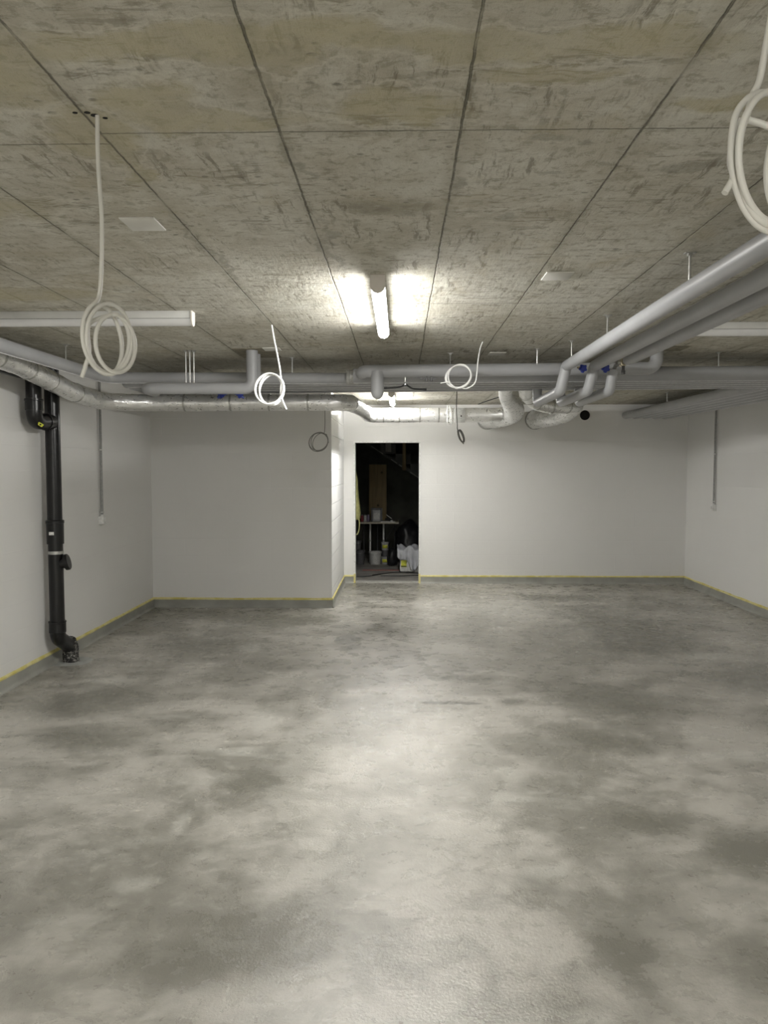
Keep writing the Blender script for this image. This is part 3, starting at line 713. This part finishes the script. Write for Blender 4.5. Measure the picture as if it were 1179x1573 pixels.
# ---------------------------------------------------------------- hanging cable coils
def coil(label, r, mat, top, join, c, u, v, loops, tail, nrm=None, sag=(), pre=None, group='cables coiled and hanging from the ceiling'):
    """top: ceiling point; join: angle on loop where it enters; c centre; u, v half axes vectors; loops (su, sv, off)"""
    c, u, v = Vector(c), Vector(u), Vector(v); n = u.cross(v).normalized()
    P = [Vector(top)]+[Vector(q) for q in (pre or [])]
    a0 = join; N = 22
    for li, (su, sv, off, cu, cv) in enumerate(loops):
        for k in range(N):
            f_ = k/N; a = a0+2*math.pi*f_
            nx = loops[min(li+1, len(loops)-1)]
            g = [A+(B-A)*f_*(1 if f_ > .0 else 0) for A, B in zip((su, sv, off, cu, cv), nx)]
            P.append(c+u*(g[0]*math.cos(a)+g[3])+v*(g[1]*math.sin(a)+g[4])+n*g[2])
    P += [Vector(q) for q in tail]
    Q = catmull(P, 4)
    o = tube('coiled_cable', Q, r, mat, None, 12)
    return tag(o, label, 'cable', group)
PI = math.pi
coil('cream cable hanging from ceiling on left, wound in oval loops before foil duct', .0052, MAT['cable'],
     (-.751, 1.94, 2.5), PI*.62, (-.744, 1.95, 1.953), (.043, .05, 0), (0, 0, .090),
     [(.88, .97, 0, -.12, .04), (.97, 1.0, .012, .12, -.02), (.66, .93, -.014, -.16, .02), (.82, .80, .016, .25, -.12)],
     [(-.785, 1.945, 1.99), (-.782, 1.935, 1.92), (-.790, 1.93, 1.885), (-.800, 1.93, 1.856)],
     pre=[(-.752, 1.942, 2.38), (-.747, 1.945, 2.25), (-.752, 1.947, 2.12), (-.760, 1.95, 2.06)])
coil('bright white cable hanging from ceiling left of centre, wound in round loops', .0055, MAT['cablew'],
     (-.789, 4.745, 2.5), PI*.22, (-.806, 4.75, 2.107), (.090, 0, 0), (0, .03, .098),
     [(1.0, 1.0, 0, -.02, 0), (.84, 1.0, .012, .02, 0), (.74, .97, -.012, .26, .01), (.97, .98, .02, 0, .0)],
     [(-.735, 4.745, 2.13), (-.735, 4.735, 2.08), (-.720, 4.73, 2.03), (-.700, 4.73, 1.985)],
     pre=[(-.778, 4.745, 2.43), (-.758, 4.745, 2.33), (-.742, 4.745, 2.24), (-.738, 4.75, 2.20)])
coil('thin white cable curving from ceiling to round loops before grey pipes, right of centre', .0045, MAT['cablew'],
     (.568, 5.40, 2.5), -PI*.45, (.405, 5.42, 2.262), (.088, 0, .02), (-.01, .01, .084),
     [(1.0, 1.0, 0, 0, 0), (.84, .96, .01, .10, 0), (1.0, .90, -.008, -.05, .05)],
     [(.39, 5.41, 2.178), (.345, 5.40, 2.205), (.33, 5.39, 2.222), (.275, 5.38, 2.212)],
     pre=[(.552, 5.40, 2.46), (.537, 5.40, 2.38), (.528, 5.40, 2.28), (.515, 5.40, 2.215), (.465, 5.41, 2.180)])
coil('thin grey cable coil hanging in front of the alcove wall near its right corner', .0035, MAT['cableg'],
     (-.733, 7.5, 2.5), PI*.35, (-.800, 7.5, 1.877), (.094, 0, 0), (.01, .02, .094),
     [(1.0, 1.0, 0, 0, 0), (.95, 1.0, .01, .02, .0), (.70, .93, -.01, .30, .02), (.96, .9, 0, 0, .03)],
     [(-.72, 7.5, 1.95), (-.71, 7.5, 1.90), (-.700, 7.5, 1.87)],
     pre=[(-.735, 7.5, 2.3), (-.735, 7.5, 2.1), (-.738, 7.5, 2.0)])
coil('dark grey cable hanging below the grey pipes at centre, ending in narrow loops', .0045, MAT['cableg'],
     (.505, 7.0, 2.5), PI*.6, (.545, 7.0, 1.912), (.022, .03, .012), (-.022, 0, .058),
     [(1.0, 1.0, 0, 0, 0), (.85, .95, .01, .0, .0), (.6, .93, -.01, .1, .02), (.96, .9, 0, 0, .03)],
     [(.520, 7.0, 1.93), (.535, 7.0, 1.89), (.555, 7.0, 1.86), (.572, 7.0, 1.842)],
     pre=[(.506, 7.0, 2.3), (.503, 7.0, 2.15), (.512, 7.0, 2.02), (.512, 7.0, 1.985)])
coil('thick cream cable hanging at the upper right picture edge, wound in large oval loops', .0055, MAT['cable'],
     (.62, 1.30, 2.5), PI*.78, (.603, 1.30, 2.128), (.072, .03, 0), (.0, 0, .112),
     [(.95, 1.0, 0, .08, 0), (1.0, .86, .014, -.02, .08), (1.0, 1.02, -.012, -.03, .0), (.72, .72, .02, .35, -.22)],
     [(.548, 1.29, 2.19), (.533, 1.288, 2.13), (.537, 1.285, 2.10), (.522, 1.28, 2.072)],
     pre=[(.607, 1.30, 2.42), (.593, 1.30, 2.33), (.582, 1.30, 2.26), (.571, 1.30, 2.235)])
# cable wound round the foil duct
P = []
for k in range(60):
    a = 2*PI*k/20; P.append(Vector((.60+.022*math.sin(a*.5)+.0004*k, 9.86+.112*math.cos(a), 2.288+.115*math.sin(a)+.008*math.sin(a*.33))))
tag(tube('coiled_cable', catmull(P, 3), .0055, MAT['cablew'], None, 10), 'white cable wrapped in loops around the foil duct above the doorway', 'cable')

# thin seam cover strip hanging from ceiling behind the bundle is not visible; cable bit at back ceiling
tag(tube('wall_wire', catmull([(1.02, 10.2, 2.46), (1.10, 9.8, 2.47), (1.25, 9.3, 2.493)], 6), .006, MAT['rubber'], None, 8), 'short dark cable along the ceiling beside the wide foil duct', 'cable')

# ---------------------------------------------------------------- things in the dark room
CY = 13.2
tb = thing('work_table', 'narrow board table on two pale metal legs in the dark room', 'table')
box('table_top', (-.70, -.03, 12.85, 13.45, .685, .710), MAT['ply'], tb, .003)
for x, y in ((-.52, 13.14), (-.29, 13.14)):
    lg = tube('leg', [(x, y, 0), (x, y, .685)], .016, MAT['white'], tb, 16)
    lathe('leg_collar', [(.017, 0), (.021, 0), (.021, .03), (.017, .03)], MAT['steel'], (x, y, .36), (0, 0, 1), lg, 16)
for x in (-.64, -.40, -.10): tube('rear_leg', [(x, 13.40, 0), (x, 13.40, .685)], .014, MAT['darksteel'], tb, 12)
tube('brace', [(-.08, 13.2, .66), (-.27, 13.2, .36)], .006, MAT['darksteel'], tb, 8)
rebase(tb, (-.36, 13.15, 0))
pb = tag(box('pine_board', (-.55, -.245, 13.40, 13.425, .711, 1.68), MAT['pine'], None, .003), 'tall pine board standing upright at the back of the table in the dark room', 'timber board')
cn = thing('canister', 'grey canister with dark rim standing on the table before the pine board', 'canister')
box('body', (-.475, -.335, 12.98, 13.14, .712, .915), MAT['tub'], cn, .015)
bm = bmesh.new(); bx(bm, -.500, -.476, 12.99, 13.12, .712, .93, .004); bx(bm, -.334, -.310, 12.99, 13.12, .712, .93, .004); bx(bm, -.500, -.310, 12.99, 13.12, .918, .94, .004)
fin(bm, 'carry_frame', MAT['bdark'], cn, True)
box('front_label', (-.455, -.355, 12.974, 12.981, .75, .86), MAT['bucket'], cn)
rebase(cn, (-.405, 13.06, .712))
for x, m_, lb in ((-.655, 'red', 'small dark red can at left end of the table'), (-.60, 'tub', 'small grey can with red label between red and violet cans on the table'), (-.548, 'violet', 'small dull violet can on the table beside the canister')):
    k = thing('paint_can', lb, 'can', 'small cans on the dark table')
    lathe('can_body', [(.001, 0), (.024, 0), (.025, .003), (.025, .105), (.024, .108)], MAT[m_], (x, 13.0, .712), (0, 0, 1), k, 24)
    lathe('lid', [(.001, .118), (.020, .118), (.025, .112), (.025, .106)], MAT['violet' if m_ == 'violet' else 'bdark'], (x, 13.0, .712), (0, 0, 1), k, 24)
    rebase(k, (x, 13.0, .712))
tag(box('paper_sheet', (-.335, -.09, 12.835, 13.0, .711, .722), MAT['label_w'], None, .002), 'white paper stack lying at the front edge of the table', 'paper')
to = thing('hand_tool', 'dark hand tool with a pale blade lying on right end of the table', 'tool')
tube('handle', [(-.26, 13.0, .755), (-.20, 12.98, .745), (-.15, 12.96, .735)], .014, MAT['rubber'], to, 12)
box('blade', (-.17, -.13, 12.93, 12.96, .723, .738), MAT['label_w'], to); tube('strut', [(-.24, 12.97, .83), (-.15, 12.95, .765)], .004, MAT['steel'], to, 8)
rebase(to, (-.2, 12.97, .74))
def bucket(x, y, z, r0, r1, h_, mat, label, band=None, group='buckets and tubs on the dark room floor', handle=True):
    t = thing('bucket', label, 'bucket', group)
    lathe('bucket_body', [(.001, 0), (r0, 0), (r0+.002, .004), (r1-.003, h_*.84), (r1+.004, h_*.85), (r1+.004, h_*.95), (r1+.007, h_*.96), (r1+.007, h_), (r1-.004, h_), (r1-.006, h_*.9), (r0-.004, .012), (.001, .012)], mat, (x, y, z), (0, 0, 1), t, 32)
    if handle: tube('handle', [(x+(r1+.006)*math.cos(a), y-.004-.03*math.sin(a), z+h_*.88-.06*math.sin(a)) for a in [PI*k/14 for k in range(15)]] if False else [Vector((x+(r1+.008)*math.cos(a), y-(r1+.006)*math.sin(a), z+h_*.9-.02*math.sin(a))) for a in [PI*k/14 for k in range(15)]], .0025, MAT['steel'], t, 8)
    if band:
        f0, f1 = .25, .68; ra = r0+(r1-r0)*f0+.001; rb = r0+(r1-r0)*f1+.001; bm = bmesh.new(); A, B = [], []
        for k in range(13):
            a = -PI/2-.8+1.6*k/12
            A.append(bm.verts.new((x+(ra)*math.cos(a), y+ra*math.sin(a), z+h_*f0))); B.append(bm.verts.new((x+rb*math.cos(a), y+rb*math.sin(a), z+h_*f1)))
        for k in range(12): bm.faces.new((A[k], A[k+1], B[k+1], B[k]))
        o = fin(bm, 'label', band, t, True); o.modifiers.new('s', 'SOLIDIFY').thickness = .001
    rebase(t, (x, y, z)); return t
bucket(-.425, 12.90, 0, .085, .105, .215, MAT['bucket'], 'pale grey open bucket on the floor beneath the dark table')
bucket(-.250, 12.96, 0, .075, .082, .125, MAT['tub'], 'round grey tub with yellow label on floor right of the pale bucket', MAT['label_y'], handle=False)
bucket(-.262, 12.96, .235, .055, .062, .13, MAT['tub'], 'smaller grey tub with yellow label stacked above the other labelled tub', MAT['label_y'], handle=False)
tag(lathe('paint_can', [(.001, 0), (.055, 0), (.055, .105), (.001, .105)], MAT['bdark'], (-.257, 12.96, .128), (0, 0, 1), None, 28), 'black can between the two yellow labelled tubs', 'can')
bucket(-.675, 12.85, 0, .060, .075, .24, MAT['bdark'], 'dark bucket with a steel handle at left door edge')
bucket(-.715, 12.9, .245, .045, .055, .15, MAT['bdark'], 'small dark tub stacked on the dark bucket at left door edge')
# black sack
def lump(name, c, rad, mat, label, cat, seed=0, amp=.18, sub=4, bot=None):
    bm = bmesh.new(); bmesh.ops.create_icosphere(bm, subdivisions=sub, radius=1)
    for v in bm.verts:
        n_ = noise.noise(v.co*1.6+Vector((seed, 0, 0)))*amp+noise.noise(v.co*4+Vector((0, seed, 0)))*amp*.4
        p = v.co*(1+n_); v.co = Vector((p.x*rad[0], p.y*rad[1], p.z*rad[2]))+Vector(c)
        if v.co.z < 0.0: v.co.z = 0.0
    return tag(fin(bm, name, mat, None, True, None), label, cat)
lump('vinyl_sack', (.13, 13.15, .33), (.25, .30, .39), MAT['bag'], 'large black sack standing right of the table in the dark room', 'sack', 3)
lump('tool_bag', (-.135, 12.72, .13), (.09, .10, .17), MAT['bag'], 'low dark bag leaning between the labelled tubs and the black sack', 'bag', 9)
# white carton with cloth draped over it
cb = thing('storage_box', 'white box with a yellow label, half covered by a grey sheet, inside doorway right', 'box')
bm = bmesh.new(); bx(bm, -.02, .30, 11.9, 12.25, 0, .012); bx(bm, -.02, -.008, 11.9, 12.25, 0, .34); bx(bm, .288, .30, 11.9, 12.25, 0, .34); bx(bm, -.02, .30, 11.9, 11.912, 0, .34); bx(bm, -.02, .30, 12.238, 12.25, 0, .34)
fin(bm, 'box_body', MAT['bucket'], cb)
bm = bmesh.new(); bx(bm, .01, .095, 11.896, 11.9, .08, .19); fin(bm, 'box_label', MAT['label_y'], cb)
bm = bmesh.new(); bx(bm, .01, .095, 11.895, 11.899, .085, .10); fin(bm, 'label_print', MAT['rubber'], cb)
rebase(cb, (.14, 12.07, 0))
bm = bmesh.new(); NU, NV = 44, 30; G = []
for i in range(NU+1):
    row = []
    for j in range(NV+1):
        u = i/NU; v = j/NV                     # u across x, v from back over the top and down the front
        x = -.05+.40*u; dep = .12+.26*math.exp(-((u-.60)/.20)**2)+.05*math.sin(u*9)
        if v < .5: y = 12.22-.33*(v/.5); z = .37+.035*math.sin(u*11+v*6)+.03*noise.noise(Vector((u*6, v*6, 2)))
        else:
            k = (v-.5)/.5; y = 11.885-.035*math.sin(u*26)*k-.03*k; z = .37+.035*math.sin(u*11+3)*(1-k)-dep*k
        row.append(bm.verts.new((x+.01*noise.noise(Vector((u*5, v*5, 7))), y, z)))
    G.append(row)
for i in range(NU):
    for j in range(NV): bm.faces.new((G[i][j], G[i+1][j], G[i+1][j+1], G[i][j+1]))
cl = tag(fin(bm, 'dust_sheet', MAT['cloth'], None, True, None), 'crumpled pale grey sheet draped over the white box in the doorway', 'sheet')
md = cl.modifiers.new('s', 'SOLIDIFY'); md.thickness = .004; md.offset = 1
# cables and strip on the closet floor
tag(tube('power_cable', catmull([(-.75, 11.35, .007), (-.5, 11.4, .007), (-.35, 11.55, .007), (-.28, 11.68, .007), (-.42, 11.5, .012), (-.15, 11.8, .007), (0, 11.83, .008), (.10, 11.82, .007), (.30, 11.75, .007), (.55, 11.8, .007)], 8), .0065, MAT['rubber'], None, 8),
    'black power cable looping over the floor just inside the doorway', 'cable')
tag(tube('power_cable', catmull([(-.3, 11.45, .007), (.1, 11.47, .007), (.5, 11.6, .007)], 8), .0065, MAT['rubber'], None, 8), 'straight black cable nearest the threshold on the dark room floor', 'cable')
tag(box('floor_strip', (-.60, .26, 12.08, 12.16, 0, .006), MAT['redstrip']), 'thin faded red strip lying across the dark room floor', 'strip')
# yellow jacket at left door edge
j = thing('hanging_jacket', 'pale yellow jacket and strap hanging at the left edge of the dark doorway', 'jacket')
bm = bmesh.new(); R = []
for k, (z, w_, xo) in enumerate(((1.60, .02, -.70), (1.45, .05, -.70), (1.30, .055, -.70), (1.18, .07, -.70), (1.05, .095, -.70), (.93, .10, -.70), (.86, .085, -.70), (.84, .06, -.70))):
    R.append([bm.verts.new((xo+w_*math.cos(2*PI*q/20)*(1+.12*math.sin(q*1.7+k)), 11.6+.10*math.sin(2*PI*q/20), z)) for q in range(20)])
for a_, b_ in zip(R, R[1:]):
    for k in range(20): bm.faces.new((a_[k], a_[(k+1) % 20], b_[(k+1) % 20], b_[k]))
bm.faces.new(R[0][::-1]); bm.faces.new(R[-1]); fin(bm, 'jacket_body', MAT['yellow'], j, True, 1)
tube('strap', catmull([(-.645, 11.55, .92), (-.62, 11.55, .80), (-.63, 11.55, .68), (-.66, 11.55, .62), (-.70, 11.55, .66), (-.71, 11.55, .85)], 6), .009, MAT['yellow'], j, 8)
tube('hook', [(-.70, 11.6, 1.58), (-.70, 11.6, 1.66), (-.68, 11.6, 1.68)], .004, MAT['steel'], j, 8)
tube('hanger_rope', [(-.70, 11.6, 1.66), (-.70, 11.6, 2.6)], .003, MAT['rubber'], j, 6)
rebase(j, (-.70, 11.6, 1.6))
# stair flight seen from below, running down to the right at the back
st_ = thing('concrete_stair', 'sloping underside of a stair with a pale edge, seen at the top of the doorway', 'staircase')
SY0, SY1 = 13.7, 14.55; ax, az, ex, ez = -1.6, 2.60, 1.9, .42
zl = lambda x: 2.035-(x+.575)*.665
bm = bmesh.new()
pr = [(-1.45, zl(-1.45)), (1.9, zl(1.9)), (1.9, zl(1.9)+.16), (-1.45, min(2.6, zl(-1.45)+.16))]
A = [bm.verts.new((x, SY0, min(z, 2.59))) for x, z in pr]; B = [bm.verts.new((x, SY1, min(z, 2.59))) for x, z in pr]
bm.faces.new(A); bm.faces.new(B[::-1])
for k in range(4): bm.faces.new((A[k], A[(k+1) % 4], B[(k+1) % 4], B[k]))
fin(bm, 'stair_slab', MAT['stair'], st_)
for (x0, x1) in ((-.52, -.31), (-.17, -.06), (-.03, .02), (.17, .5)):
    bm = bmesh.new(); A = []
    for y in (SY0-.012, SY0-.001):
        for (x, o_) in ((x0, 0), (x1, 0), (x1, .016), (x0, .016)): A.append(bm.verts.new((x, y, zl(x)+o_)))
    for f_ in ((0, 1, 2, 3), (7, 6, 5, 4), (0, 4, 5, 1), (1, 5, 6, 2), (2, 6, 7, 3), (3, 7, 4, 0)): bm.faces.new([A[q] for q in f_])
    fin(bm, 'edge_strip', MAT['edge'], st_)
for k in range(7):
    x = -.9+.27*k; z = zl(x+.27)+.16
    if z+.18 < 2.58: box('step', (x, x+.27, SY0+.02, SY1, z, z+.18), MAT['stair'], st_)
box('wedge_block', (-.27, -.17, SY0-.0, SY0+.08, zl(-.22)+.10, zl(-.22)+.26), MAT['edge'], st_, .01)
rebase(st_, (1.9, 14.1, .4))
tag(box('timber_post', (.03, .095, 13.58, 13.66, 1.58, 2.6), MAT['pine'], None, .003), 'upright timber post beside the stair at upper right of the doorway', 'timber post')
